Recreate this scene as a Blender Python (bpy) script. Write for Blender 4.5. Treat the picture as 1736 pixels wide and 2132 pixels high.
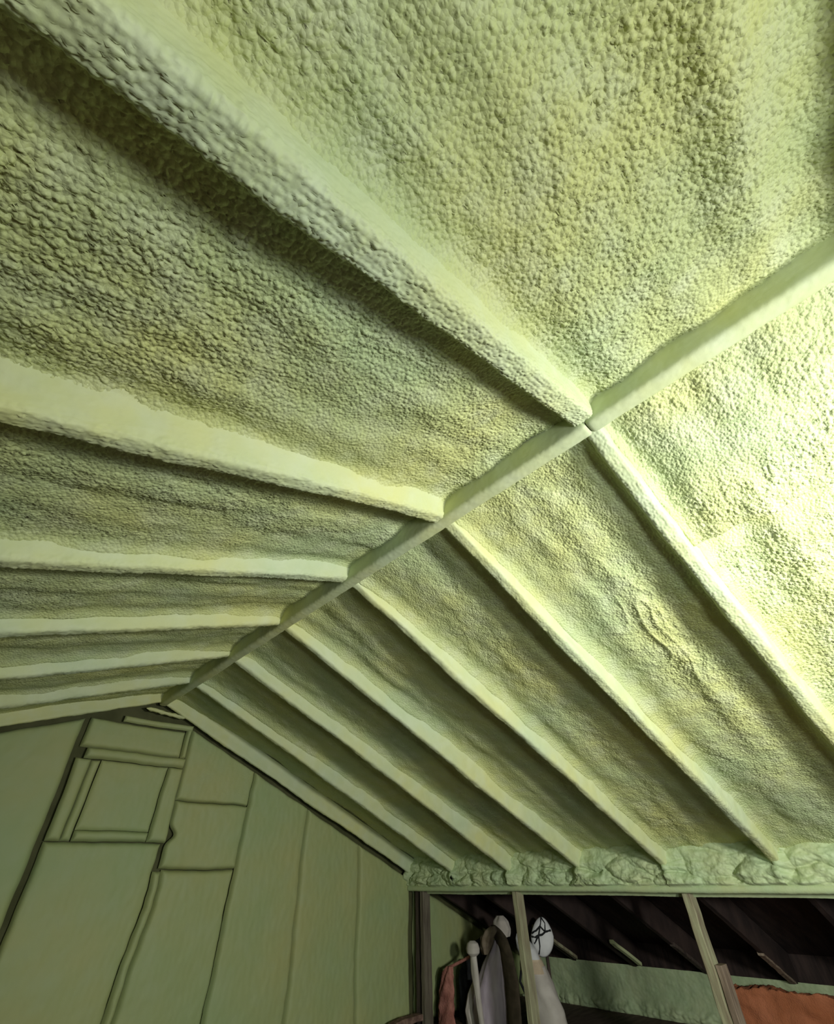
import bpy, math
import numpy as np
from mathutils import Matrix, Vector

for o in list(bpy.data.objects):
    bpy.data.objects.remove(o)
COL = bpy.context.scene.collection
SC = bpy.context.scene
ZO = 0.95                     # room coordinates are measured from the lens height; the attic floor is z = 0

# ------------------------------------------------------------------ camera
cam = bpy.data.cameras.new('camera')
cam.sensor_fit = 'HORIZONTAL'
cam.sensor_width = 36.0
cam.lens = 877.0 / 1736.0 * 36.0
cam.clip_start = 0.02
co = bpy.data.objects.new('camera', cam)
COL.objects.link(co)
RX, DN, FW = (Vector(v).normalized() for v in ((0.7255, -0.688, -0.0188), (0.4384, 0.4831, -0.7579), (0.5305, 0.5416, 0.6521)))
RX = DN.cross(FW).normalized()
DN = FW.cross(RX).normalized()
co.matrix_world = Matrix(((RX.x, -DN.x, -FW.x, -0.9513), (RX.y, -DN.y, -FW.y, 0.0),
                          (RX.z, -DN.z, -FW.z, ZO), (0, 0, 0, 1)))
SC.camera = co

# ------------------------------------------------------------------ world, lamps, exposure
w = bpy.data.worlds.new('world')
SC.world = w
w.use_nodes = True
w.node_tree.nodes['Background'].inputs[0].default_value = (0.55, 0.62, 0.7, 1)
w.node_tree.nodes['Background'].inputs[1].default_value = 0.02
SC.view_settings.view_transform = 'Standard'
SC.view_settings.look = 'None'
SC.view_settings.exposure = 0.0
SC.view_settings.gamma = 1.0
SC.view_settings.use_curve_mapping = False

def lamp(name, loc, energy, radius, color):
    l = bpy.data.lights.new(name, 'POINT')
    l.energy = energy
    l.shadow_soft_size = radius
    l.color = color
    o = bpy.data.objects.new(name, l)
    o.location = (loc[0], loc[1], loc[2] + ZO)
    COL.objects.link(o)
    return o
def spot(name, loc, aim, energy, radius, size, color):
    l = bpy.data.lights.new(name, 'SPOT')
    l.energy = energy; l.shadow_soft_size = radius; l.color = color
    l.spot_size = math.radians(size); l.spot_blend = 1.0
    o = bpy.data.objects.new(name, l)
    o.location = (loc[0], loc[1], loc[2] + ZO)
    o.rotation_euler = (Vector(aim) - Vector(loc)).to_track_quat('-Z', 'Y').to_euler()
    COL.objects.link(o)
    return o
spot('work_light', (0.32, -1.22, 0.10), (1.30, 0.80, 0.32), 298, 0.15, 146, (1.0, 0.985, 0.95))
lamp('fill_light', (-0.50, -1.10, -0.20), 82, 0.22, (0.93, 0.98, 1.0))

# ------------------------------------------------------------------ roof geometry
H0 = 1.0464                   # height of the rafter undersides at the ridge
PL, PR = 0.359, 0.4025        # slopes left and right
YG = 3.872                    # gable wall face
SP = 0.6096                   # rafter spacing
XE = 2.641                    # knee wall
DEP = 0.085                   # how far the foam in a bay lies above the rafter undersides
def YK(k): return 3.262 - (6 - k) * SP + (0.012 if k > 1 else 0) - (0.105 if k < 1 else 0)

# ------------------------------------------------------------------ noise
rs = np.random.RandomState(7)
_G = rs.rand(256, 256) * 2 * np.pi
_GX, _GY = np.cos(_G), np.sin(_G)
_JX, _JY, _JR = rs.rand(256, 256), rs.rand(256, 256), rs.rand(256, 256)
def pn(x, y):
    x = np.asarray(x, float); y = np.asarray(y, float)
    xi = np.floor(x).astype(np.int64); yi = np.floor(y).astype(np.int64)
    fx = x - xi; fy = y - yi
    u = fx * fx * fx * (fx * (fx * 6 - 15) + 10); v = fy * fy * fy * (fy * (fy * 6 - 15) + 10)
    def g(ix, iy, dx, dy):
        a = ix & 255; b = iy & 255
        return _GX[a, b] * dx + _GY[a, b] * dy
    n0 = g(xi, yi, fx, fy) * (1 - u) + g(xi + 1, yi, fx - 1, fy) * u
    n1 = g(xi, yi + 1, fx, fy - 1) * (1 - u) + g(xi + 1, yi + 1, fx - 1, fy - 1) * u
    return (n0 * (1 - v) + n1 * v) * 1.5
def fbm(x, y, o=3):
    s = 0; a = 1
    for i in range(o):
        s = s + a * pn(x * 2 ** i + 17.3 * i, y * 2 ** i + 5.1 * i); a *= 0.5
    return s
def cells(x, y):
    """rounded pebbles: high on top of a pebble, 0 in the crease between pebbles"""
    xi = np.floor(x).astype(np.int64); yi = np.floor(y).astype(np.int64)
    f1 = np.full(x.shape, 9.0); f2 = f1.copy(); top = np.zeros(x.shape)
    for i in (-1, 0, 1):
        for j in (-1, 0, 1):
            a = (xi + i) & 255; b = (yi + j) & 255
            d = (xi + i + 0.1 + 0.8 * _JX[a, b] - x) ** 2 + (yi + j + 0.1 + 0.8 * _JY[a, b] - y) ** 2
            near = d < f1
            f2 = np.where(near, f1, np.minimum(f2, d))
            top = np.where(near, _JR[a, b], top)
            f1 = np.where(near, d, f1)
    c = 1 - np.exp(-4.0 * (np.sqrt(f2) - np.sqrt(f1)))
    return c * (0.55 + 0.6 * top)
def grain(a, b, size=0.013):
    """height of sprayed foam skin, about 0..1"""
    wa = a + 0.004 * pn(a * 60, b * 60); wb = b + 0.004 * pn(a * 60 + 40, b * 60 + 9)
    g1 = cells(wa / size, wb / size)
    g2 = cells(wa / size * 2.1 + 31, wb / size * 2.1 + 11)
    return 0.80 * g1 + 0.22 * g2 + 0.25 * pn(a / size * 0.45, b / size * 0.45)

# ------------------------------------------------------------------ materials
def newmat(name):
    m = bpy.data.materials.new(name)
    m.use_nodes = True
    nt = m.node_tree
    return m, nt, nt.nodes, nt.links, nt.nodes['Principled BSDF']
def foam_mat(name, green, yellow, pale, scale=2.2, fine=260, bump=0.25, dist=0.002, pebble=False):
    m, nt, N, L, b = newmat(name)
    tc = N.new('ShaderNodeTexCoord')
    n1 = N.new('ShaderNodeTexNoise'); n1.inputs['Scale'].default_value = scale; n1.inputs['Detail'].default_value = 4
    r1 = N.new('ShaderNodeValToRGB')
    r1.color_ramp.elements[0].position = 0.34; r1.color_ramp.elements[0].color = (*green, 1)
    r1.color_ramp.elements[1].position = 0.66; r1.color_ramp.elements[1].color = (*yellow, 1)
    n2 = N.new('ShaderNodeTexNoise'); n2.inputs['Scale'].default_value = scale * 5; n2.inputs['Detail'].default_value = 5
    mx = N.new('ShaderNodeMix'); mx.data_type = 'RGBA'
    mr = N.new('ShaderNodeMapRange'); mr.inputs[1].default_value = 0.45; mr.inputs[2].default_value = 0.8; mr.inputs[4].default_value = 0.5
    n3 = N.new('ShaderNodeTexNoise'); n3.inputs['Scale'].default_value = fine; n3.inputs['Detail'].default_value = 3
    bp = N.new('ShaderNodeBump'); bp.inputs['Strength'].default_value = bump; bp.inputs['Distance'].default_value = dist
    for n in (n1, n2, n3): L.new(tc.outputs['Object'], n.inputs['Vector'])
    L.new(n1.outputs['Fac'], r1.inputs['Fac'])
    L.new(n2.outputs['Fac'], mr.inputs[0]); L.new(mr.outputs[0], mx.inputs[0])
    L.new(r1.outputs[0], mx.inputs[6]); mx.inputs[7].default_value = (*pale, 1)
    L.new(mx.outputs[2], b.inputs['Base Color'])
    L.new(n3.outputs['Fac'], bp.inputs['Height']); L.new(bp.outputs[0], b.inputs['Normal'])
    if pebble:
        vo = N.new('ShaderNodeTexVoronoi'); vo.feature = 'F1'; vo.inputs['Scale'].default_value = 120
        L.new(tc.outputs['Object'], vo.inputs['Vector'])
        b2 = N.new('ShaderNodeBump'); b2.invert = True; b2.inputs['Strength'].default_value = 0.8; b2.inputs['Distance'].default_value = 0.004
        L.new(vo.outputs['Distance'], b2.inputs['Height']); L.new(b2.outputs[0], bp.inputs['Normal'])
    b.inputs['Roughness'].default_value = 0.62
    b.inputs['Specular IOR Level'].default_value = 0.35
    return m
def plain(name, c1, c2, scale=8, stretch=(1, 1, 1), rough=0.8, bump=0.3, bscale=40, dist=0.003):
    m, nt, N, L, b = newmat(name)
    tc = N.new('ShaderNodeTexCoord'); mp = N.new('ShaderNodeMapping'); mp.inputs['Scale'].default_value = stretch
    n1 = N.new('ShaderNodeTexNoise'); n1.inputs['Scale'].default_value = scale; n1.inputs['Detail'].default_value = 5
    r1 = N.new('ShaderNodeValToRGB')
    r1.color_ramp.elements[0].position = 0.35; r1.color_ramp.elements[0].color = (*c1, 1)
    r1.color_ramp.elements[1].position = 0.65; r1.color_ramp.elements[1].color = (*c2, 1)
    n3 = N.new('ShaderNodeTexNoise'); n3.inputs['Scale'].default_value = bscale; n3.inputs['Detail'].default_value = 4
    bp = N.new('ShaderNodeBump'); bp.inputs['Strength'].default_value = bump; bp.inputs['Distance'].default_value = dist
    L.new(tc.outputs['Object'], mp.inputs[0])
    for n in (n1, n3): L.new(mp.outputs[0], n.inputs['Vector'])
    L.new(n1.outputs['Fac'], r1.inputs['Fac']); L.new(r1.outputs[0], b.inputs['Base Color'])
    L.new(n3.outputs['Fac'], bp.inputs['Height']); L.new(bp.outputs[0], b.inputs['Normal'])
    b.inputs['Roughness'].default_value = rough
    b.inputs['Specular IOR Level'].default_value = 0.2
    return m
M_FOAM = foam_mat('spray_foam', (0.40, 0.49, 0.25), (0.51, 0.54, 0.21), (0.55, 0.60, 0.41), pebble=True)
M_SIDE = foam_mat('spray_foam_smooth', (0.47, 0.56, 0.34), (0.55, 0.58, 0.26), (0.57, 0.64, 0.46), bump=0.12)
M_PLUG = foam_mat('spray_foam_low_bounce', (0.38, 0.49, 0.27), (0.43, 0.50, 0.26), (0.45, 0.55, 0.34), scale=5, fine=140, bump=0.3, dist=0.003)  # less yellow, painting in the weaker light bounce low on the roof
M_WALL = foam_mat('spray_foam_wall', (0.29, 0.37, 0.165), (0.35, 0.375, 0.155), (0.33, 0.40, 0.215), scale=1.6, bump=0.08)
M_EAVE = foam_mat('spray_foam_eave', (0.36, 0.47, 0.26), (0.42, 0.50, 0.28), (0.46, 0.55, 0.36), scale=6, fine=90, bump=0.3, dist=0.004)
M_DECK = plain('old_roof_deck', (0.022, 0.016, 0.014), (0.05, 0.034, 0.028), 5, (1, 6, 1))
M_WOOD = plain('grey_brown_lumber', (0.16, 0.12, 0.085), (0.30, 0.24, 0.17), 14, (3, 3, 0.4), bump=0.5)
M_WOODG = plain('foam_dusted_lumber', (0.22, 0.19, 0.12), (0.36, 0.37, 0.22), 10, (3, 3, 0.5), bump=0.5)
M_WOODD = plain('dark_lumber', (0.045, 0.035, 0.028), (0.09, 0.07, 0.055), 14, (3, 3, 0.4), bump=0.5)
M_WOODM = plain('smoky_lumber', (0.09, 0.075, 0.055), (0.16, 0.145, 0.10), 14, (3, 3, 0.4), bump=0.5)
M_RAFT = plain('old_rafter_lumber', (0.13, 0.10, 0.08), (0.24, 0.19, 0.15), 10, (0.5, 4, 4))
M_FLOOR = plain('dusty_attic_floor', (0.06, 0.04, 0.032), (0.12, 0.085, 0.065), 6, (1, 4, 1))
M_RED = plain('fibre_batt_orange', (0.42, 0.145, 0.06), (0.54, 0.20, 0.095), 7, rough=0.95, bump=0.9, bscale=120, dist=0.006)
M_PINK = plain('fibre_batt_pink', (0.30, 0.12, 0.09), (0.48, 0.22, 0.17), 16, rough=0.95, bump=0.8, bscale=90, dist=0.006)
M_LILAC = plain('lilac_cloth', (0.42, 0.36, 0.41), (0.55, 0.49, 0.54), 9, (2, 2, 0.6), rough=0.6, bump=0.3)
M_CREAM = plain('cream_highlight_cloth', (0.46, 0.43, 0.37), (0.58, 0.55, 0.48), 9, rough=0.7)
M_TAN = plain('tan_cloth', (0.16, 0.125, 0.085), (0.24, 0.20, 0.14), 14, rough=0.9)
M_PEACH = plain('peach_cloth', (0.50, 0.40, 0.27), (0.58, 0.48, 0.33), 14, rough=0.8)
M_STRAP = plain('brown_webbing', (0.045, 0.037, 0.022), (0.075, 0.06, 0.038), 20, rough=0.9)
M_WHITE = plain('white_shell', (0.60, 0.62, 0.60), (0.72, 0.74, 0.71), 10, rough=0.5, bump=0.1)
M_BLACK = plain('black_cloth', (0.010, 0.012, 0.012), (0.024, 0.026, 0.026), 14, rough=0.9)
M_DARKG = plain('dark_green_cloth', (0.022, 0.028, 0.014), (0.05, 0.06, 0.03), 14, rough=0.9)
M_GROOVE = plain('olive_film_seam_shade', (0.055, 0.060, 0.022), (0.09, 0.095, 0.04), 6)  # thin foam over dark sheathing; the tone also stands in for seam shade
M_DEBRIS = plain('brown_debris', (0.10, 0.06, 0.045), (0.24, 0.16, 0.12), 30, rough=0.95, bump=0.8)

# ------------------------------------------------------------------ object helpers
def put(name, co3, faces, mat, parent=None, smooth=True, base=None):
    co3 = np.asarray(co3, float).reshape(-1, 3).copy()
    co3[:, 2] += ZO
    if base is not None: co3 -= np.asarray(base, float)
    me = bpy.data.meshes.new(name)
    if isinstance(faces, np.ndarray):
        nf = len(faces)
        me.vertices.add(len(co3)); me.vertices.foreach_set('co', co3.ravel())
        me.loops.add(nf * 4); me.loops.foreach_set('vertex_index', faces.ravel().astype(np.int32))
        me.polygons.add(nf)
        me.polygons.foreach_set('loop_start', np.arange(0, nf * 4, 4, dtype=np.int32))
        me.polygons.foreach_set('loop_total', np.full(nf, 4, dtype=np.int32))
        me.update(calc_edges=True)
    else:
        me.from_pydata([tuple(v) for v in co3], [], faces)
    me.polygons.foreach_set('use_smooth', np.full(len(me.polygons), smooth, dtype=bool))
    me.materials.append(mat)
    me.validate()
    o = bpy.data.objects.new(name, me)
    COL.objects.link(o)
    if parent is not None: o.parent = parent
    return o
def gridfaces(n, m, wrap=False):
    i = np.arange(n - 1)[:, None]; j = np.arange(m if wrap else m - 1)[None, :]
    j2 = (j + 1) % m
    a = i * m + j; b = (i + 1) * m + j; c = (i + 1) * m + j2; d = i * m + j2
    return np.stack([a, b, c, d], -1).reshape(-1, 4)
def tag(o, label, cat, group=None):
    o['label'] = label; o['category'] = cat
    if group: o['group'] = group
    return o
def structure(o): o['kind'] = 'structure'; return o
def empty(name, loc):
    o = bpy.data.objects.new(name, None)
    o.location = (loc[0], loc[1], loc[2] + ZO); o.empty_display_size = 0.05
    COL.objects.link(o)
    return o
def steps(a, b, d): return np.linspace(a, b, max(2, int(abs(b - a) / d) + 1))
def graded(*segs):
    out = [np.array([segs[0][0]])]
    for a, b, d in segs: out.append(steps(a, b, d)[1:])
    return np.concatenate(out)
def boxmesh(lo, hi, cuts=(1, 1, 8), rough=0.002, bev=0.004, seed=0):
    """bevelled, slightly uneven box as (verts, faces); cross section is a chamfered rectangle swept along z-like longest axis"""
    lo = np.array(lo, float); hi = np.array(hi, float)
    ax = int(np.argmax(hi - lo)); o = [i for i in range(3) if i != ax]
    n = max(3, int((hi[ax] - lo[ax]) / 0.05)) if cuts else 3
    n = min(n, 40)
    ring = [(lo[o[0]] + bev, lo[o[1]]), (hi[o[0]] - bev, lo[o[1]]), (hi[o[0]], lo[o[1]] + bev), (hi[o[0]], hi[o[1]] - bev),
            (hi[o[0]] - bev, hi[o[1]]), (lo[o[0]] + bev, hi[o[1]]), (lo[o[0]], hi[o[1]] - bev), (lo[o[0]], lo[o[1]] + bev)]
    r = np.random.RandomState(seed + 3)
    V = []; F = []
    for i, t in enumerate(np.linspace(lo[ax], hi[ax], n)):
        j = r.normal(0, rough, 2)
        for (p, q) in ring:
            v = [0, 0, 0]; v[ax] = t; v[o[0]] = p + j[0]; v[o[1]] = q + j[1] + r.normal(0, rough * 0.3); V.append(v)
    for i in range(n - 1):
        for k in range(8):
            F.append((i * 8 + k, i * 8 + (k + 1) % 8, (i + 1) * 8 + (k + 1) % 8, (i + 1) * 8 + k))
    F.append(tuple(range(7, -1, -1))); F.append(tuple((n - 1) * 8 + k for k in range(8)))
    return np.array(V), F
def box(name, lo, hi, mat, parent=None, base=None, rough=0.002, bev=0.004, seed=0, shear=None):
    V, F = boxmesh(lo, hi, rough=rough, bev=bev, seed=seed)
    if shear: V = shear(V)
    return put(name, V, F, mat, parent, smooth=False, base=base)

# ------------------------------------------------------------------ ceiling: deck, rafters, foam bays, ridge
def slope(side, a, Y, h):
    """a = run from the ridge, h = distance below the rafter underside plane"""
    p = PL if side < 0 else PR
    n = math.sqrt(1 + p * p)
    X = side * (a + 0 * Y) - side * p / n * h
    Z = H0 - p * a - h / n
    return np.stack(np.broadcast_arrays(X, Y, Z), -1)

DK = -0.17
def deck():
    V = []; F = []
    for side, amax in ((-1, 2.95), (1, 4.55)):
        for t in (0, -0.02):
            for a in (0, amax):
                for Y in (-2.6, YG + 0.14):
                    V.append(slope(side, np.array(a), np.array(Y), DK + t))
    for b in (0, 8):
        F += [(b, b + 1, b + 3, b + 2), (b + 4, b + 6, b + 7, b + 5), (b, b + 2, b + 6, b + 4), (b + 1, b + 5, b + 7, b + 3), (b + 2, b + 3, b + 7, b + 6), (b, b + 4, b + 5, b + 1)]
    return structure(put('ceiling', np.array(V), F, M_DECK, smooth=False))
ceiling = deck()

def bay(side, k, avals, dy, amp=1.0, size=0.013):
    """foam between rafter k and k+1"""
    y0, y1 = YK(k), YK(k + 1)
    if k == 6: y1 = YG + 0.03
    Yv = steps(y0, y1, dy)
    A, Y = np.meshgrid(avals, Yv, indexing='ij')
    off = 7.7 * k + (50 if side > 0 else 0)
    e = np.minimum(Y - y0, y1 - Y)
    dd = {-1: 0.085, 0: 0.085, 1: 0.088, 2: 0.10}.get(k, 0.112) if side > 0 else 0.082
    h = -dd * ((0.65 if side > 0 else 0.9) + (0.35 if side > 0 else 0.1) * np.clip(A / 1.0, 0, 1) if not (side > 0 and k < 1) else 1.0 + 0 * A) + 0.0 * Y
    h += 0.030 * np.exp(-((e - 0.03) / 0.022).clip(0) ** 1.2)                   # fillet against the rafters
    # lumpy rolls running down the slope beside the rafters
    h += 0.012 * pn(A * 1.3 + off, Y * 9 + off) + 0.007 * fbm(A * 5 + off, Y * 7, 3)
    lump = pn(A * 3 + off * 2, Y * 5 + 3)
    h += 0.008 * np.clip(lump, 0, 1) ** 1.2
    if side > 0 and k == 1:
        q = np.exp(-((A - 0.95) / 0.42) ** 2) * np.exp(-((Y - 0.53) / 0.2) ** 2)
        h += q * (0.010 * (1 - np.abs(pn(A * 3.4 + 1.5 * pn(A * 3, Y * 4), Y * 6 + 1.2 * pn(A * 4 + 7, Y * 4)))) ** 3 - 0.008)
    if side < 0 and k == 0:
        h += 0.020 * np.exp(-((Y + 0.30 + 0.03 * pn(A * 4, A * 0)) / 0.055) ** 2) * np.clip(A / 0.3, 0, 1)
    # foam thickens to the ridge
    h += (0.012 if side < 0 else 0.02) * np.exp(-(A / 0.07) ** 1.5)
    g = grain(A + off, Y + 3 * off, size)
    rough = 0.75 + 0.55 * pn(A * 1.7 + off, Y * 3 - off) + 0.25 * pn(A * 8, Y * 8 + off)
    rough = np.clip(rough, 0.25, 1.3)
    if side > 0:
        # a long thicker pass of foam ends in a step across the bay nearest the ladder side
        if k <= 0:
            st = 0.585 + 0.012 * pn(Y * 6, Y * 0 + 2) + 0.10 * (Y - 0.2) * 0.3
            s = 1 / (1 + np.exp((A - st) / 0.005))
            h += 0.048 * s * (1 - 0.75 * np.exp(-(e / 0.07) ** 2))
            h -= 0.016 * np.exp(-((A - st - 0.03) / 0.03) ** 2) + 0.008 * np.exp(-((A - st - 0.004) / 0.005) ** 2)
            rough = rough * (1 - 0.85 * np.exp(-((A - st - 0.045) / 0.035) ** 2))
    rough = rough * (1 - 0.5 * np.exp(-(e - 0.03).clip(0) / 0.03))
    h += amp * 0.0082 * rough * (g - 0.5)
    h = np.minimum(h, -0.014)
    return put('foam_bay', slope(side, A, Y, h), gridfaces(*A.shape), M_FOAM, ceiling)

def profile(w0, w1, d, n):
    """half rounded U: from (-w1,-d) down round the bottom corners to (w1,-d)"""
    r = min(w0 * 0.55, 0.016)
    pts = [(-w1 - 0.02, -d - 0.015), (-w1, -d), (-(w0 + (w1 - w0) * 0.35), -d * 0.55), (-w0, -r)]
    for t in np.linspace(0, 90, 5)[1:]:
        pts.append((-w0 + r - r * math.cos(math.radians(t)), -r + r * math.sin(math.radians(t))))
    pts = np.array(pts)
    pts = np.concatenate([pts, (pts * [-1, 1])[::-1]])
    s = np.concatenate([[0], np.cumsum(np.hypot(*np.diff(pts, axis=0).T))])
    u = np.linspace(0, s[-1], n)
    P = np.stack([np.interp(u, s, pts[:, 0]), np.interp(u, s, pts[:, 1])], 1)
    for _ in range(2):
        P[1:-1] = (P[:-2] + 2 * P[1:-1] + P[2:]) / 4
    T = np.gradient(P, axis=0); T /= np.hypot(*T.T)[:, None]
    return P, np.stack([-T[:, 1], T[:, 0]], 1), u, s[-1]     # normals point out and down (h positive)

def rafter(side, k, avals, du, w0=0.030, w1=0.048, amp=1.0, dep=DEP, yc=None, wob=1.0, name='rafter'):
    n = int((2 * w0 + 2 * dep + 0.08) / du)
    P, Nn, u, tot = profile(w0, w1, dep, n)
    off = 3.3 * k + (20 if side > 0 else 0)
    A, U = np.meshgrid(avals, u, indexing='ij')
    bottom = np.clip((P[:, 1] + 0.03) / 0.03, 0, 1)[None, :]
    side_m = np.where(P[:, 0] < 0, 1.0, -1.0)[None, :]
    g = grain(A + off, U + 2 * off, 0.011)
    d = amp * 0.0060 * (g - 0.5) * (0.28 + 0.72 * bottom) + 0.0035 * fbm(A * 9 + off, U * 14, 2) * wob
    d = d + 0.006 * wob * pn(A * 2.3 + off, U * 6 + off)
    Yc = (YK(k) if yc is None else yc) + 0.008 * wob * pn(avals * 1.6 + off, avals * 0 + 3.3)[:, None]
    hh = 0.006 * wob * pn(avals * 1.2 + off, avals * 0 + 8.3)[:, None]
    Y = Yc + P[None, :, 0] + Nn[None, :, 0] * d
    h = hh + P[None, :, 1] + Nn[None, :, 1] * d
    return put(name, slope(side, A, Y, h), gridfaces(*A.shape), M_SIDE, ceiling)

AL_N = graded((0.0, 1.40, 0.0030), (1.40, 2.75, 0.02))
AL_M = graded((0.0, 1.30, 0.0045), (1.30, 2.75, 0.03))
AL_F = graded((0.0, 1.20, 0.0070), (1.20, 2.75, 0.04))
AR_N = graded((0.0, 2.10, 0.0034), (2.10, 2.70, 0.006))
AR_M = steps(0.0, 2.70, 0.0060)
AR_F = steps(0.0, 2.70, 0.0090)
AC = steps(0, 2.75, 0.03)
for k in (-4, -3, -2): bay(-1, k, AC, 0.03, 0.5, 0.05); bay(1, k, AC, 0.03, 0.5, 0.05)
bay(-1, -1, AL_M, 0.006); bay(1, -1, AR_M, 0.008)
bay(-1, 0, AL_N, 0.0030, 1.05, 0.0135); bay(-1, 1, AL_N, 0.0032, 1.05, 0.0135)
bay(-1, 2, AL_M, 0.0045); bay(-1, 3, AL_M, 0.006, 0.7)
for k in (4, 5, 6): bay(-1, k, AL_F, 0.008, 0.55)
bay(1, 0, AR_N, 0.0036, 1.45, 0.0150); bay(1, 1, AR_N, 0.0040, 0.9, 0.0125)
bay(1, 2, AR_M, 0.006, 0.75)
for k in (3, 4, 5, 6): bay(1, k, AR_F, 0.009, 0.6)
for k in (-3, -2, -1): rafter(-1, k, AC, 0.01); rafter(1, k, AC, 0.01)
rafter(-1, 0, AL_N, 0.004, 0.030, 0.05); rafter(-1, 1, AL_N, 0.0030, 0.036, 0.050, 1.15)
rafter(-1, 2, AL_M, 0.0040, 0.030, 0.060); rafter(-1, 3, AL_M, 0.005)
for k in (4, 5, 6): rafter(-1, k, AL_F, 0.007, 0.026, 0.044)
rafter(1, 0, AR_M, 0.006); rafter(1, 1, AR_N, 0.0036, 0.028, 0.042, 0.7)
rafter(1, 2, AR_N, 0.0040, 0.025, 0.040, 0.6, dep=0.105)
for k in (3, 4, 5, 6): rafter(1, k, AR_M, 0.006, 0.022, 0.038, 0.5, dep=0.115)
rafter(-1, 7, AL_F, 0.007, 0.018, 0.022, 0.4, yc=3.832, dep=0.09)
rafter(1, 7, AR_F, 0.007, 0.018, 0.022, 0.4, yc=3.832, dep=0.09)

def ridge(ya, yb, dy, du, seedoff=0.0):
    """foam coated ridge board; underside at about H0 + 0.008"""
    w0, w1, d = 0.030, 0.040, 0.13
    P, Nn, u, tot = profile(w0, w1, d, int((2 * w0 + 2 * d + 0.04) / du))
    Yv = steps(ya, yb, dy)
    Y, U = np.meshgrid(Yv, u, indexing='ij')
    g = grain(Y + 90, U + 12, 0.008)
    dd = 0.0016 * (g - 0.4) + 0.003 * pn(Y * 3 + 4, U * 8) + 0.001 * fbm(Y * 12, U * 12, 2)
    # each piece is rounded off at its ends
    e = np.minimum(Y - ya, yb - Y)
    dd = dd - 0.006 * np.exp(-e / 0.004)
    xc = 0.012 + 0.004 * pn(Yv * 2, Yv * 0)[:, None]
    X = xc + P[None, :, 0] + Nn[None, :, 0] * dd
    h = P[None, :, 1] + Nn[None, :, 1] * dd
    Z = H0 - 0.020 - h
    return put('ridge_beam', np.stack([X, Y, Z], -1), gridfaces(*Y.shape), M_SIDE, ceiling)
ridge(-2.5, 0.213, 0.006, 0.005)
ridge(0.216, YG - 0.01, 0.006, 0.005)

# bare eave ends of the rafters beyond the knee wall
for k in range(-2, 8):
    y = YK(k) if k < 7 else 3.80
    V, F = boxmesh((2.72, y - 0.02, 0.0), (4.3, y + 0.02, 0.175), rough=0.0008, seed=k + 9)
    V = np.stack([V[:, 0], V[:, 1], H0 - PR * V[:, 0] + V[:, 2]], 1)
    put('eave_rafter', V, F, M_DECK, ceiling, smooth=False)

# ------------------------------------------------------------------ knee wall on the right: plate, studs, foam closure
V, F = None, None
def plate():
    Yv = steps(-2.3, 3.86, 0.012)
    P, Nn, u, tot = profile(0.017, 0.018, 0.10, 34)         # profile lies with its round bottom to the room
    Y, U = np.meshgrid(Yv, u, indexing='ij')
    g = grain(Y + 3, U + 44, 0.02)
    d = 0.002 * g + 0.003 * pn(Y * 3, U * 10) + 0.004 * pn(Y * 1.1 + 5, U * 3)
    sag = 0.006 * pn(Yv * 1.3 + 2, Yv * 0)[:, None]
    X = XE - 0.055 - (P[None, :, 1] + Nn[None, :, 1] * d)
    Z = -0.098 + sag + P[None, :, 0] + Nn[None, :, 0] * d
    return structure(put('wall_right', np.stack([X, Y, Z], -1), gridfaces(*Y.shape), M_PLUG))
wall_right = plate()
def closure(k):
    """lumpy foam packed between two rafter ends above the plate"""
    y0, y1 = YK(k), YK(k + 1) if k < 6 else 3.86
    Y, Zv = np.meshgrid(steps(y0 - 0.01, y1 + 0.01, 0.0045), np.linspace(-0.088, 0.16, 64), indexing='ij')
    t = (Zv + 0.088) / 0.248
    wy = Y + 0.03 * pn(Y * 7, Zv * 9); wz = Zv + 0.03 * pn(Y * 7 + 20, Zv * 9)
    l1 = cells(wy / 0.26 + k, wz / 0.10 + 5 * k)
    l2 = cells(wy / 0.11 + 9 * k, wz / 0.045)
    g = grain(Y, Zv + k, 0.012)
    bulge = 0.036 * l1 + 0.009 * l2 + 0.0045 * g + 0.018 * fbm(Y * 8 + k, Zv * 16, 4)
    taper = np.clip(1.25 - t * 0.9, 0.35, 1) * np.clip(t / 0.06, 0.2, 1)
    e = np.minimum(Y - y0, y1 - Y)
    flare = 0.03 * np.exp(-(e / 0.035) ** 2) * np.exp(-((Zv - 0.0) / 0.05) ** 2)
    X = XE - 0.035 - bulge * taper - flare + 0.02 * (t - 0.5)
    return put('foam_plug', np.stack([X, Y, Zv], -1), gridfaces(*Y.shape), M_PLUG, wall_right)
for k in range(-1, 7): closure(k)
def stud(y, x0=XE - 0.0, wy=0.042, dx=0.089, mat=M_WOOD, seed=1, name='stud', zt=-0.10, zb=-0.93):
    return box(name, (x0, y - wy / 2, zb), (x0 + dx, y + wy / 2, zt), mat, wall_right, rough=0.0012, seed=seed)
stud(3.815, XE + 0.02, 0.05, mat=M_WOODD, seed=2)
stud(3.735, XE, 0.045, mat=M_WOODM, seed=3)
stud(2.692, XE, 0.046, mat=M_WOODG, seed=4)
stud(1.400, XE, 0.050, mat=M_WOODG, seed=5)
stud(1.353, XE + 0.012, 0.036, mat=M_WOOD, seed=8, name='sister_board', zt=-0.42)
stud(0.15, XE, 0.046, mat=M_WOOD, seed=6)
stud(-1.1, XE, 0.046, mat=M_WOOD, seed=7)

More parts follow.
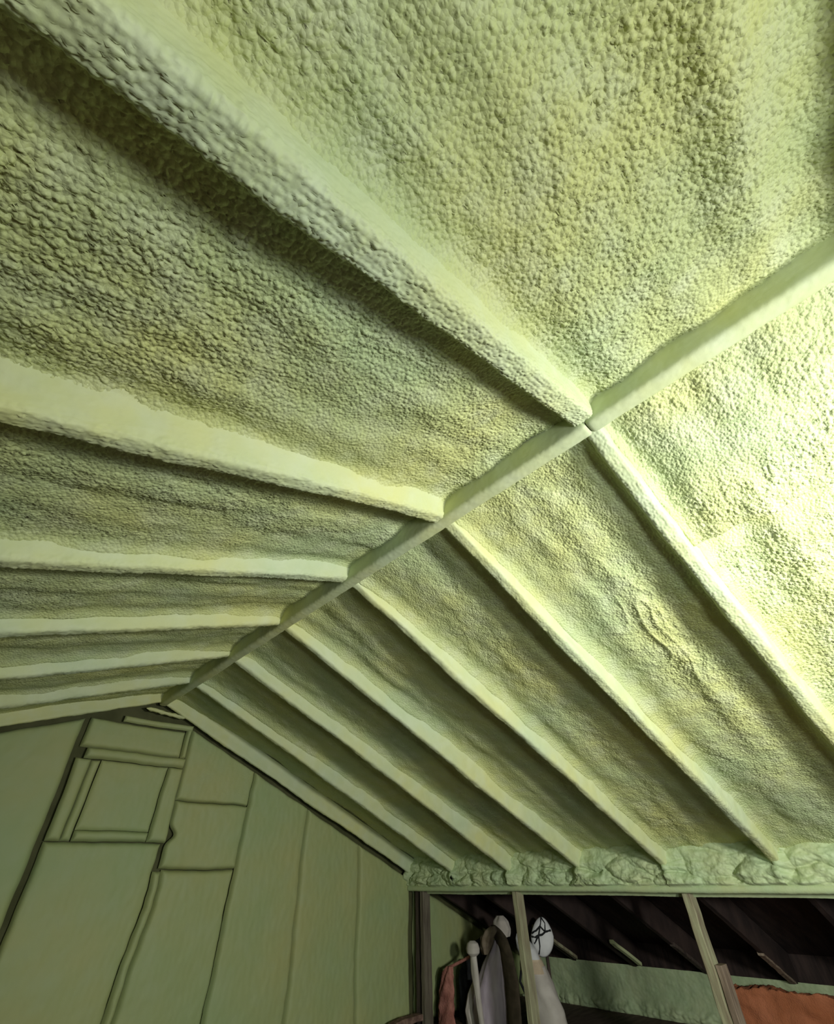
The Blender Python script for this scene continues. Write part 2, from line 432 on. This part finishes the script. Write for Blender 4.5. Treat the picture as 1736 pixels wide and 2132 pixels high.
# ------------------------------------------------------------------ gable wall at the back
wb_v = []; 
def backing():
    pts = [(-2.8, -0.95), (4.45, -0.95), (4.45, H0 - PR * 4.45 + 0.15), (0, H0 + 0.15), (-2.8, H0 - PL * 2.8 + 0.15)]
    V = [(x, YG + 0.060, z) for x, z in pts] + [(x, YG + 0.12, z) for x, z in pts]
    n = 5
    F = [(4, 3, 2, 1, 0), (5, 6, 7, 8, 9)] + [(i, (i + 1) % n, n + (i + 1) % n, n + i) for i in range(n)]
    return structure(put('wall_back', V, F, M_GROOVE, smooth=False))
wall_back = backing()
def roofline(x, drop=0.017):
    return H0 - np.where(x < 0, -PL * x, PR * x) - drop
def panel(xl, xr, zb, zt, depth=0.05, res=0.007, face=0.0, amp=1.0, bul=0.006, seed=0.0, edge=0.012, mat=None):
    """a foam pillow between seams; edges are functions or numbers, zt None = up to the roofline"""
    f = lambda q: q if callable(q) else (lambda z: q + 0 * z)
    xl, xr = f(xl), f(xr)
    zt_mid = zt if zt is not None else None
    W = float(np.mean(xr(np.array([0.0])) - xl(np.array([0.0]))))
    nu = max(8, int(W / res)); 
    top_l = float(zt) if zt is not None else float(roofline(xl(np.array([0.4])))[0])
    top_r = float(zt) if zt is not None else float(roofline(xr(np.array([0.4])))[0])
    Hh = max(top_l, top_r) - zb
    nv = max(8, int(Hh / res))
    u = np.linspace(0, 1, nu); v = np.linspace(0, 1, nv)
    U, Vv = np.meshgrid(u, v, indexing='ij')
    Z = zb + (max(top_l, top_r) - zb) * Vv
    for _ in range(3):
        X = xl(Z) + (xr(Z) - xl(Z)) * U
        zt_ = zt if zt is not None else roofline(X) + 0.006 * pn(X * 6, X * 0 + seed)
        Z = zb + (zt_ - zb) * Vv
    Z = Z + 0.004 * pn(X * 5 + seed, Z * 3 + 9) * np.minimum(Vv, 1 - Vv) * 2
    e = np.minimum(np.minimum(U * (xr(Z) - xl(Z)), (1 - U) * (xr(Z) - xl(Z))), np.minimum(Vv, 1 - Vv) * Hh)
    prof = 1 - np.exp(-(e + 0.0015) / (edge * 0.65))
    y = YG + face + depth * (1 - prof) - bul * np.tanh(e / 0.12)
    y = y - amp * (0.005 * fbm(X * 3 + seed, Z * 3, 2) + 0.0012 * grain(X + seed, Z, 0.016) + 0.0022 * pn(X * 30, Z * 14 + seed))
    X, Z = X + 0.009 * pn(X * 1.7 + 3, Z * 2.6 + 1) + 0.003 * pn(X * 7 + 3, Z * 9), Z + (0.011 * pn(X * 2.4 + 9, Z * 1.9) + 0.003 * pn(X * 11 + 3, Z * 6)) * np.clip((roofline(X) - Z) / 0.1, 0, 1)
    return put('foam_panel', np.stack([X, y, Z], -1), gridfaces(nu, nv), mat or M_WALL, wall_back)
def seam(x0, z0, x1, z1, wob=0.008, s=0.0):
    return lambda z: x0 + (x1 - x0) * (np.asarray(z, float) - z0) / (z1 - z0) + wob * pn(np.asarray(z, float) * 3 + s, np.asarray(z, float) * 0 + s) + 0.25 * wob * pn(np.asarray(z, float) * 14 + s, np.asarray(z, float) * 0 + s)
def shift(f, d): return lambda z: f(z) + d
sA = seam(-0.415, 0.74, -0.375, -0.21, 0.006, 1)
sB = seam(0.297, 0.87, 0.330, 0.20, 0.006, 2)
sBl = seam(0.325, 0.20, 0.285, -0.60, 0.014, 7)
sC = seam(0.890, 0.63, 0.862, -0.68, 0.010, 3)
sD = seam(1.432, 0.41, 1.445, -0.76, 0.010, 4)
sE = seam(2.020, 0.17, 2.060, -0.83, 0.008, 5)
ZB = -0.93
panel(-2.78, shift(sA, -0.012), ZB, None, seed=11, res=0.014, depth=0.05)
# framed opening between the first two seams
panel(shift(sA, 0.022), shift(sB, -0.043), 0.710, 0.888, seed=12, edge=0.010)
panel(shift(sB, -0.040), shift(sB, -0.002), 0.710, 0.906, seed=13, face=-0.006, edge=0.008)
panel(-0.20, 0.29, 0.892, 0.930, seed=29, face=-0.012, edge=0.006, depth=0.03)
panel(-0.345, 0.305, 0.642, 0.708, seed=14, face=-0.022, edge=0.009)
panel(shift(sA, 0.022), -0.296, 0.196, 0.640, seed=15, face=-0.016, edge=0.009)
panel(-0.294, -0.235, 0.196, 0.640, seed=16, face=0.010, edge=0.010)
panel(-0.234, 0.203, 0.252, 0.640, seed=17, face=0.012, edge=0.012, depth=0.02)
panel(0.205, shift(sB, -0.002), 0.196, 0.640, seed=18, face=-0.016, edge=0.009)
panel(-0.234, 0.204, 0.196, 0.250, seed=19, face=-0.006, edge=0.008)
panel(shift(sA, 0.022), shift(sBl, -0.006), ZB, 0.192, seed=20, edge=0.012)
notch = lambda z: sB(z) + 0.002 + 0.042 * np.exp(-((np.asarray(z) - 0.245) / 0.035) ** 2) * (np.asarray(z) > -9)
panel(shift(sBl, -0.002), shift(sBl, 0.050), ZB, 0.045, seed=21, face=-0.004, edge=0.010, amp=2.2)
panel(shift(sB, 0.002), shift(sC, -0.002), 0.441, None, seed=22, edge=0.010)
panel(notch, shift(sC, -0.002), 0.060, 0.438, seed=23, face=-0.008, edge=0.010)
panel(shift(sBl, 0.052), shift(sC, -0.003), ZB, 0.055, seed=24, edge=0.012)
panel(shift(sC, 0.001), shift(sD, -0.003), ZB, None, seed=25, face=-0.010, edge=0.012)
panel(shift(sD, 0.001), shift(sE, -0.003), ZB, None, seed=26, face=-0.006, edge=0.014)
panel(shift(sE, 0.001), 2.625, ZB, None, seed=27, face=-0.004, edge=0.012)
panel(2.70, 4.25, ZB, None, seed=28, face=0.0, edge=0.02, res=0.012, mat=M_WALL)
# short bead of foam across the peak, where the two gable rafters meet
def bead(name, p0, p1, r, parent, mat, n=24, m=14, amp=0.006, y=YG - 0.05, seed=0):
    t = np.linspace(0, 1, n)[:, None]; a = np.linspace(0, 2 * np.pi, m, endpoint=False)[None, :]
    rr = r * np.sqrt(np.clip(1 - (2 * t - 1) ** 6, 0.02, 1)) + amp * pn(t * 9 + seed, a * 1.5)
    X = p0[0] + (p1[0] - p0[0]) * t + 0 * a
    Z = p0[1] + (p1[1] - p0[1]) * t + rr * np.sin(a)
    Y = y + rr * np.cos(a) * 1.3
    return put(name, np.stack(np.broadcast_arrays(X, Y, Z), -1), gridfaces(n, m, True), mat, parent)
bead('foam_bead', (-0.10, 0.985), (0.19, 0.962), 0.012, wall_back, M_SIDE, seed=3)

# ------------------------------------------------------------------ room shell outside the frame, floor, eave wall
def slab(name, lo, hi, mat):
    lo = np.array(lo, float); hi = np.array(hi, float)
    V = [(x, y, z) for x in (lo[0], hi[0]) for y in (lo[1], hi[1]) for z in (lo[2], hi[2])]
    F = [(0, 1, 3, 2), (4, 6, 7, 5), (0, 4, 5, 1), (2, 3, 7, 6), (0, 2, 6, 4), (1, 5, 7, 3)]
    return structure(put(name, V, F, mat, smooth=False))
slab('floor', (-2.8, -2.55, -0.99), (4.45, YG + 0.1, -0.95), M_FLOOR)
def hfwall(name, fn, A, B, mat):
    return structure(put(name, fn(A, B), gridfaces(*A.shape), mat))
A, B = np.meshgrid(steps(-2.5, YG + 0.05, 0.04), steps(-0.95, 0.25, 0.04), indexing='ij')
hfwall('wall_left', lambda a, b: np.stack([-2.66 + 0.01 * fbm(a * 3, b * 3), a, b], -1), A, B, M_WOODD)
A, B = np.meshgrid(steps(-2.8, 4.4, 0.04), np.linspace(0, 1, 40), indexing='ij')
hfwall('wall_front', lambda a, b: np.stack([a, -2.45 + 0.01 * fbm(a * 3, b * 3), -0.95 + b * (roofline(a, -0.12) + 0.95)], -1), A, B, M_WOODM)
A, B = np.meshgrid(steps(-2.5, YG + 0.05, 0.010), np.linspace(-0.96, -0.655, 40), indexing='ij')
def eave(a, b):
    low = np.exp(-((b + 0.92) / 0.05) ** 2)
    g = grain(a + 7, b, 0.03)
    x = 4.25 - 0.012 * fbm(a * 4, b * 5) - 0.006 * g - low * (0.012 * cells(a / 0.05, b / 0.03) + 0.02 * fbm(a * 9, b * 14, 3) + 0.025)
    return np.stack([x, a, b], -1)
hfwall('wall_eave', eave, A, B, M_EAVE)

slab('wall_eave_backing', (4.34, -2.55, -0.97), (4.42, YG + 0.1, -0.38), M_DECK)
# strips added under the rafter tails, standing in for their lit, foam-dusted ends
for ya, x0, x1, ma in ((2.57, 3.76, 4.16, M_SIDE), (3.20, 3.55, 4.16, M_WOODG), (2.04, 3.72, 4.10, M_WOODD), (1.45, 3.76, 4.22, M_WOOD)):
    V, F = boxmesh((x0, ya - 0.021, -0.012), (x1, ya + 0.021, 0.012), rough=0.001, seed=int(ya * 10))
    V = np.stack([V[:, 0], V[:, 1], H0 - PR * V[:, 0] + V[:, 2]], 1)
    put('lit_tail_strip', V, F, ma, ceiling, smooth=False)

# ------------------------------------------------------------------ insulation batts in the eave (right)
def batt(name, y0, y1, ztop, x0, label, mat, seed, zb=-0.95, th=0.10):
    base = (x0 + th / 2, (y0 + y1) / 2, zb)
    t = empty(name, base)
    Y, S = np.meshgrid(steps(y0, y1, 0.008), np.linspace(0, 1, 60), indexing='ij')
    Hh = ztop - zb
    # front face bottom -> top -> back face
    s = S * (2 * Hh + th)
    X = np.where(s < Hh, x0, np.where(s < Hh + th, x0 + (s - Hh), x0 + th))
    Z = np.where(s < Hh, zb + s, np.where(s < Hh + th, ztop, ztop - (s - Hh - th)))
    fray = 0.012 * fbm(Y * 17 + seed, X * 9, 4) + 0.018 * pn(Y * 4 + seed, Y * 0)
    Z = Z + fray * np.clip((Z - ztop + 0.1) / 0.1, 0, 1)
    X = X - 0.015 * fbm(Y * 6 + seed, Z * 8, 3) * np.where(s < Hh + th / 2, 1, 0)
    Yb = Y + 0.012 * fbm(Z * 14 + seed, X * 9, 2) * np.where((Y < y0 + 0.03) | (Y > y1 - 0.03), 1, 0)
    put('batt_body', np.stack([X, Yb, Z], -1), gridfaces(*Y.shape), mat, t, base=(base[0], base[1], base[2] + ZO))
    for i, (ye, sg) in enumerate(((y0, -1), (y1, 1))):
        Zc = np.linspace(zb, ztop, 20); 
        V = np.array([[x, ye + sg * 0.002, z + 0 * x] for z in Zc for x in (x0, x0 + th)])
        put('batt_edge', V, gridfaces(20, 2), mat, t, smooth=False, base=(base[0], base[1], base[2] + ZO))
    tag(t, label, 'insulation')
    return t
batt('insulation_batt', 1.0, 1.86, -0.690, 4.06, 'rusty orange fibre insulation batt in the eave just right of the third stud', M_RED, 3)
batt('insulation_batt', 0.0, 0.96, -0.710, 4.04, 'rusty orange fibre insulation batt cut off by the right edge of the photo', M_RED, 9)

# ------------------------------------------------------------------ things stored behind the knee wall
def loft(name, levels, x, mat, parent, base, m=28, n=40, amp=0.006, fold=0.0, seed=0.0, power=2.2):
    """levels: (z, y centre, half width, half depth, x shift); stacked super-ellipses with folds"""
    L = np.array(levels, float); L = L[np.argsort(L[:, 0])]
    z = np.linspace(L[0, 0], L[-1, 0], n)
    yc, hw, hd, xs = (np.interp(z, L[:, 0], L[:, i]) for i in (1, 2, 3, 4))
    for _ in range(2):
        for q in (yc, hw, hd, xs): q[1:-1] = (q[:-2] + 2 * q[1:-1] + q[2:]) / 4
    a = np.linspace(0, 2 * np.pi, m, endpoint=False)
    ca, sa = np.cos(a), np.sin(a)
    cx = np.sign(ca) * np.abs(ca) ** (2 / power); sx = np.sign(sa) * np.abs(sa) ** (2 / power)
    Zg, Ag = np.meshgrid(z, a, indexing='ij')
    d = amp * fbm(Zg * 9 + seed, np.cos(Ag) * 2 + np.sin(Ag) * 2 + seed, 3) + fold * np.sin(Ag * 7 + 3 * pn(Zg * 5, Ag * 0 + seed)) 
    X = x + xs[:, None] + (hd[:, None]) * cx[None, :] + d * ca[None, :]
    Y = yc[:, None] + hw[:, None] * sx[None, :] + d * sa[None, :]
    V = np.stack([X, Y, Zg], -1).reshape(-1, 3)
    F = [tuple(int(i) for i in f) for f in gridfaces(n, m, True)]
    F.append(tuple(range(m))); F.append(tuple((n - 1) * m + k for k in range(m - 1, -1, -1)))
    return put(name, V, F, mat, parent, base=(base[0], base[1], base[2] + ZO))
def tube(name, pts, r, mat, parent, base, m=8, flat=1.0):
    pts = np.array(pts, float); n = len(pts)
    T = np.gradient(pts, axis=0); T /= np.linalg.norm(T, axis=1)[:, None]
    rr = np.full(n, r) if np.isscalar(r) else np.array(r)
    V = []
    for i in range(n):
        up = np.array([1.0, 0, 0]) if abs(T[i, 0]) < 0.9 else np.array([0, 0, 1.0])
        s = np.cross(T[i], up); s /= np.linalg.norm(s); q = np.cross(s, T[i])
        for k in range(m):
            an = 2 * np.pi * k / m
            V.append(pts[i] + rr[i] * (math.cos(an) * s + flat * math.sin(an) * q))
    F = [tuple(int(i) for i in f) for f in gridfaces(n, m, True)]
    F.append(tuple(range(m - 1, -1, -1))); F.append(tuple((n - 1) * m + k for k in range(m)))
    return put(name, np.array(V), F, mat, parent, base=(base[0], base[1], base[2] + ZO))
ZF = -0.948
# tall lilac sack with its brown strap
B = (3.12, 3.40, ZF); t = empty('garment_sack', B)
loft('sack_body', [(ZF, 3.42, 0.165, 0.10, 0), (-0.86, 3.42, 0.175, 0.10, 0), (-0.74, 3.39, 0.155, 0.09, 0), (-0.60, 3.33, 0.12, 0.07, 0), (-0.50, 3.28, 0.075, 0.05, 0), (-0.44, 3.27, 0.03, 0.03, 0)],
     3.10, M_LILAC, t, B, fold=0.006, seed=2)
loft('highlight_fold', [(ZF, 3.565, 0.035, 0.03, 0), (-0.86, 3.585, 0.035, 0.03, 0), (-0.76, 3.545, 0.028, 0.03, 0), (-0.68, 3.49, 0.014, 0.02, 0)], 3.02, M_CREAM, t, B, fold=0.002, seed=8)  # cream fold added for the white highlight on the sack's left edge
loft('strap', [(ZF, 3.17, 0.066, 0.022, 0), (-0.80, 3.155, 0.066, 0.022, 0), (-0.66, 3.15, 0.066, 0.022, 0), (-0.52, 3.17, 0.062, 0.022, 0), (-0.42, 3.225, 0.066, 0.022, 0.01), (-0.365, 3.29, 0.055, 0.02, 0.02), (-0.350, 3.30, 0.02, 0.012, 0.02)],
     3.07, M_STRAP, t, B, amp=0.004, seed=5)
tag(t, 'tall lilac sack with a wide brown strap, standing left of the second stud', 'sack')
# crumpled tan cloth and pale cushion on the sack's top
B = (2.99, 3.30, -0.53); t = loft('crumpled_cloth', [(-0.525, 3.335, 0.02, 0.02, 0), (-0.48, 3.325, 0.045, 0.035, 0), (-0.42, 3.305, 0.065, 0.04, 0), (-0.375, 3.27, 0.055, 0.04, 0.02), (-0.350, 3.25, 0.02, 0.02, 0.03)], 3.00, M_TAN, None, B, amp=0.014, fold=0.004, seed=4)
t.location = (B[0], B[1], B[2] + ZO); tag(t, 'crumpled tan cloth bunched over the lilac sack', 'cloth')
B = (3.24, 3.25, -0.41); t = loft('rolled_blanket', [(-0.43, 3.29, 0.05, 0.06, 0), (-0.385, 3.295, 0.07, 0.07, 0), (-0.33, 3.30, 0.065, 0.06, 0), (-0.295, 3.30, 0.035, 0.03, 0)], 3.20, M_CREAM, None, B, amp=0.010, fold=0.003, seed=14)
t.location = (B[0], B[1], B[2] + ZO); tag(t, 'pale cream bundle topping the pile just left of the second stud', 'blanket')
# cream sack to the right of the second stud
B = (3.33, 3.06, ZF); t = empty('cream_sack', B)
loft('sack_body', [(ZF, 3.02, 0.155, 0.10, 0), (-0.84, 3.03, 0.145, 0.10, 0), (-0.70, 3.07, 0.12, 0.09, 0), (-0.60, 3.10, 0.10, 0.08, 0)], 3.33, M_CREAM, t, B, fold=0.004, seed=21)
loft('sack_shoulder', [(-0.64, 3.10, 0.115, 0.085, 0), (-0.58, 3.11, 0.10, 0.08, 0), (-0.535, 3.12, 0.08, 0.06, 0)], 3.32, M_PEACH, t, B, seed=22)
loft('sack_hood', [(-0.56, 3.10, 0.085, 0.06, 0), (-0.50, 3.13, 0.085, 0.06, 0), (-0.44, 3.17, 0.05, 0.05, 0), (-0.41, 3.19, 0.02, 0.02, 0)], 3.30, M_WHITE, t, B, amp=0.003, seed=23)
tube('hood_seam', [(3.235, 3.15 - 0.012 * i, -0.46 - 0.017 * i) for i in range(7)], 0.004, M_BLACK, t, B)
loft('tan_patch', [(-0.76, 3.10, 0.02, 0.02, 0), (-0.71, 3.10, 0.05, 0.03, 0), (-0.65, 3.10, 0.05, 0.03, 0), (-0.625, 3.10, 0.03, 0.02, 0)], 3.235, M_TAN, t, B, amp=0.004, seed=24)
tube('black_cord', [(3.19, 3.13, -0.62), (3.17, 3.14, -0.68), (3.18, 3.11, -0.74), (3.20, 3.07, -0.79), (3.21, 3.065, -0.86), (3.20, 3.08, -0.945)], 0.010, M_BLACK, t, B)
tag(t, 'cream sack with a peach shoulder and tan patch, right of the second stud', 'sack')
# oval white lattice head on a handle
B = (3.50, 3.08, ZF); t = empty('lattice_paddle', B)
E1 = Vector((0.57, -0.82, 0.0)); E2 = Vector((0.10, 0.07, 0.99)); E3 = Vector((-0.82, -0.57, 0.12))
CEN = Vector((3.48, 3.075, -0.438))
def disc(u, v, n): return list(CEN + E1 * u + E2 * v + E3 * n)
m = 32
ang = np.linspace(0, 2 * np.pi, m, endpoint=False)
def rim(k, n):
    out = []
    for q in ang:
        u = 0.100 * math.cos(q); v = 0.128 * math.sin(q)
        u = u * (1 - 0.25 * max(0, math.sin(q))) + 0.12 * v
        out.append(disc(u * k, v * k, n))
    return np.array(out)
V = np.concatenate([rim(0.2, 0.030), rim(0.7, 0.026), rim(0.93, 0.014), rim(1.0, 0.0), rim(0.93, -0.014), np.array([disc(0, 0, 0.031)])])
F = [tuple(int(i) for i in f) for f in gridfaces(5, m, True)] + [(k, (k + 1) % m, 5 * m) for k in range(m)] + [tuple(4 * m + k for k in range(m))]
put('paddle_head', V, F, M_WHITE, t, base=(B[0], B[1], B[2] + ZO))
def web(pts, r=0.0075):
    P = []
    for p, q in zip(pts[:-1], pts[1:]):
        for w_ in np.linspace(0, 1, 5)[:-1]: P.append((p[0] + (q[0] - p[0]) * w_, p[1] + (q[1] - p[1]) * w_))
    P.append(pts[-1])
    P = [disc(a * 0.100 * (1 - 0.25 * max(0, b)) + 0.12 * b * 0.128, b * 0.128, 0.031 - 0.020 * min(1, math.hypot(a, b)) ** 2.5) for a, b in P]
    tube('web_line', P, r, M_BLACK, t, B, flat=0.5)
web([(0.0, 0.95), (-0.15, 0.50), (-0.30, 0.05), (-0.25, -0.45), (-0.35, -0.85)])
web([(-0.15, 0.50), (0.30, 0.22), (0.85, 0.30)]); web([(0.0, 0.95), (0.35, 0.65), (0.30, 0.22)])
web([(-0.15, 0.50), (-0.55, 0.28), (-0.92, 0.15)]); web([(0.30, 0.22), (0.0, 0.08), (-0.30, 0.05), (-0.62, -0.05), (-0.92, 0.0)])
web([(-0.30, 0.05), (-0.70, -0.35)])
tube('paddle_handle', [(3.49, 3.06, -0.54), (3.49, 3.065, -0.70), (3.50, 3.07, -0.93)], 0.014, M_WOODD, t, B)
tag(t, 'white oval head webbed with black lines, upright right of the second stud', 'paddle')
# round white knob on a pale shaft
B = (2.93, 3.41, ZF); t = empty('knobbed_post', B)
loft('knob', [(-0.535, 3.415, 0.025, 0.025, 0), (-0.515, 3.415, 0.055, 0.05, 0), (-0.487, 3.415, 0.062, 0.05, 0), (-0.455, 3.415, 0.05, 0.04, 0), (-0.440, 3.415, 0.02, 0.02, 0)], 2.93, M_CREAM, t, B, amp=0.003, seed=31)
loft('shaft', [(ZF, 3.37, 0.02, 0.02, 0), (-0.76, 3.40, 0.024, 0.02, 0), (-0.64, 3.41, 0.036, 0.02, 0), (-0.53, 3.415, 0.030, 0.02, 0)], 2.93, M_CREAM, t, B, amp=0.003, seed=32)
tag(t, 'round pale knob on an upright shaft, between the pink batt scrap and the lilac sack', 'post')
# black bag, dark cloth, pink scrap, dark bundle, thin rod
B = (3.12, 3.665, ZF); t = loft('black_bag', [(ZF, 3.70, 0.066, 0.05, 0), (-0.80, 3.70, 0.066, 0.05, 0), (-0.66, 3.69, 0.062, 0.045, 0), (-0.60, 3.645, 0.055, 0.04, 0), (-0.575, 3.63, 0.03, 0.02, 0)], 3.12, M_BLACK, None, B, fold=0.003, seed=41)
t.location = (B[0], B[1], B[2] + ZO); tag(t, 'black upright bag between the pink scrap and the lilac sack', 'bag')
B = (3.2, 3.60, ZF); t = loft('dark_cloth', [(ZF, 3.62, 0.10, 0.05, 0), (-0.62, 3.64, 0.13, 0.05, 0), (-0.53, 3.66, 0.11, 0.05, 0), (-0.47, 3.58, 0.06, 0.05, 0), (-0.445, 3.56, 0.03, 0.03, 0)], 3.26, M_BLACK, None, B, amp=0.012, fold=0.004, seed=42)
t.location = (B[0], B[1], B[2] + ZO); tag(t, 'dark cloth bundle behind the round pale knob', 'cloth')
B = (2.86, 3.66, ZF); t = loft('insulation_scrap', [(ZF, 3.685, 0.085, 0.03, 0), (-0.84, 3.69, 0.080, 0.03, 0), (-0.72, 3.675, 0.075, 0.03, 0), (-0.64, 3.655, 0.055, 0.025, 0), (-0.60, 3.63, 0.02, 0.02, 0)], 2.86, M_PINK, None, B, amp=0.016, fold=0.002, seed=43)
t.location = (B[0], B[1], B[2] + ZO); tag(t, 'ragged pink fibre insulation scrap standing right of the corner stud', 'insulation')
B = (2.96, 3.76, ZF); t = loft('dark_bundle', [(ZF, 3.775, 0.075, 0.04, 0), (-0.78, 3.775, 0.070, 0.04, 0), (-0.70, 3.77, 0.060, 0.04, 0), (-0.65, 3.75, 0.03, 0.03, 0)], 2.94, M_DARKG, None, B, amp=0.014, fold=0.002, seed=44)
t.location = (B[0], B[1], B[2] + ZO); tag(t, 'dark green bundle squeezed behind the pink scrap by the corner stud', 'bundle')
B = (2.93, 3.58, -0.60); t = tube('thin_rod', [(2.90, 3.72, -0.625), (2.93, 3.66, -0.605), (2.96, 3.58, -0.575), (2.98, 3.50, -0.545)], 0.011, M_PINK, None, B)
t.location = (B[0], B[1], B[2] + ZO); tag(t, 'short pinkish rod slanting up from the pink scrap to the pale knob', 'rod')
# rubble along the foot of the gable wall
def rubble(label, y, x0, x1, z0, z1, mat, seed, th=0.035, cat='offcut'):
    B = ((x0 + x1) / 2, y, min(z0, z1) - th)
    V, F = boxmesh((x0, y - 0.045, -th), (x1, y + 0.03, 0), rough=0.004, seed=seed)
    V[:, 2] += z0 + (z1 - z0) * (V[:, 0] - x0) / (x1 - x0)
    o = put('timber_offcut', V, F, mat, None, smooth=False, base=(B[0], B[1], B[2] + ZO))
    o.location = (B[0], B[1], B[2] + ZO)
    return tag(o, label, cat)
def pile(label, y, x0, x1, ztop, mat, seed, name='debris_heap', dy=0.09):
    t_, a_ = np.meshgrid(np.linspace(0, 1, 60), np.linspace(0, 1, 26), indexing='ij')
    X = x0 + (x1 - x0) * t_; Y = y + dy * (2 * a_ - 1)
    env = np.sqrt(np.clip(1 - (2 * t_ - 1) ** 6, 0, 1)) * np.sqrt(np.clip(1 - (2 * a_ - 1) ** 4, 0, 1))
    Z = -0.95 + (ztop + 0.95) * env * (0.85 + 0.25 * fbm(X * 7 + seed, Y * 9, 3) + 0.12 * cells(X / 0.05, Y / 0.04))
    B = ((x0 + x1) / 2, y, -0.95)
    o = put(name, np.stack([X, Y, Z], -1), gridfaces(60, 26), mat, None, base=(B[0], B[1], B[2] + ZO))
    o.location = (B[0], B[1], B[2] + ZO); o['kind'] = 'stuff'
    return tag(o, label, 'debris')
pile('brown dusty debris heaped along the foot of the gable wall', 3.755, 1.1, 2.62, -0.93, M_DEBRIS, 1)
pile('brown fibrous debris lying around the foot of the corner stud', 3.46, 2.42, 2.84, -0.90, M_DEBRIS, 6, dy=0.10)
rubble('brown timber offcut lying on the debris at the foot of the gable wall', 3.745, 1.95, 2.60, -0.872, -0.838, M_DEBRIS, 4)
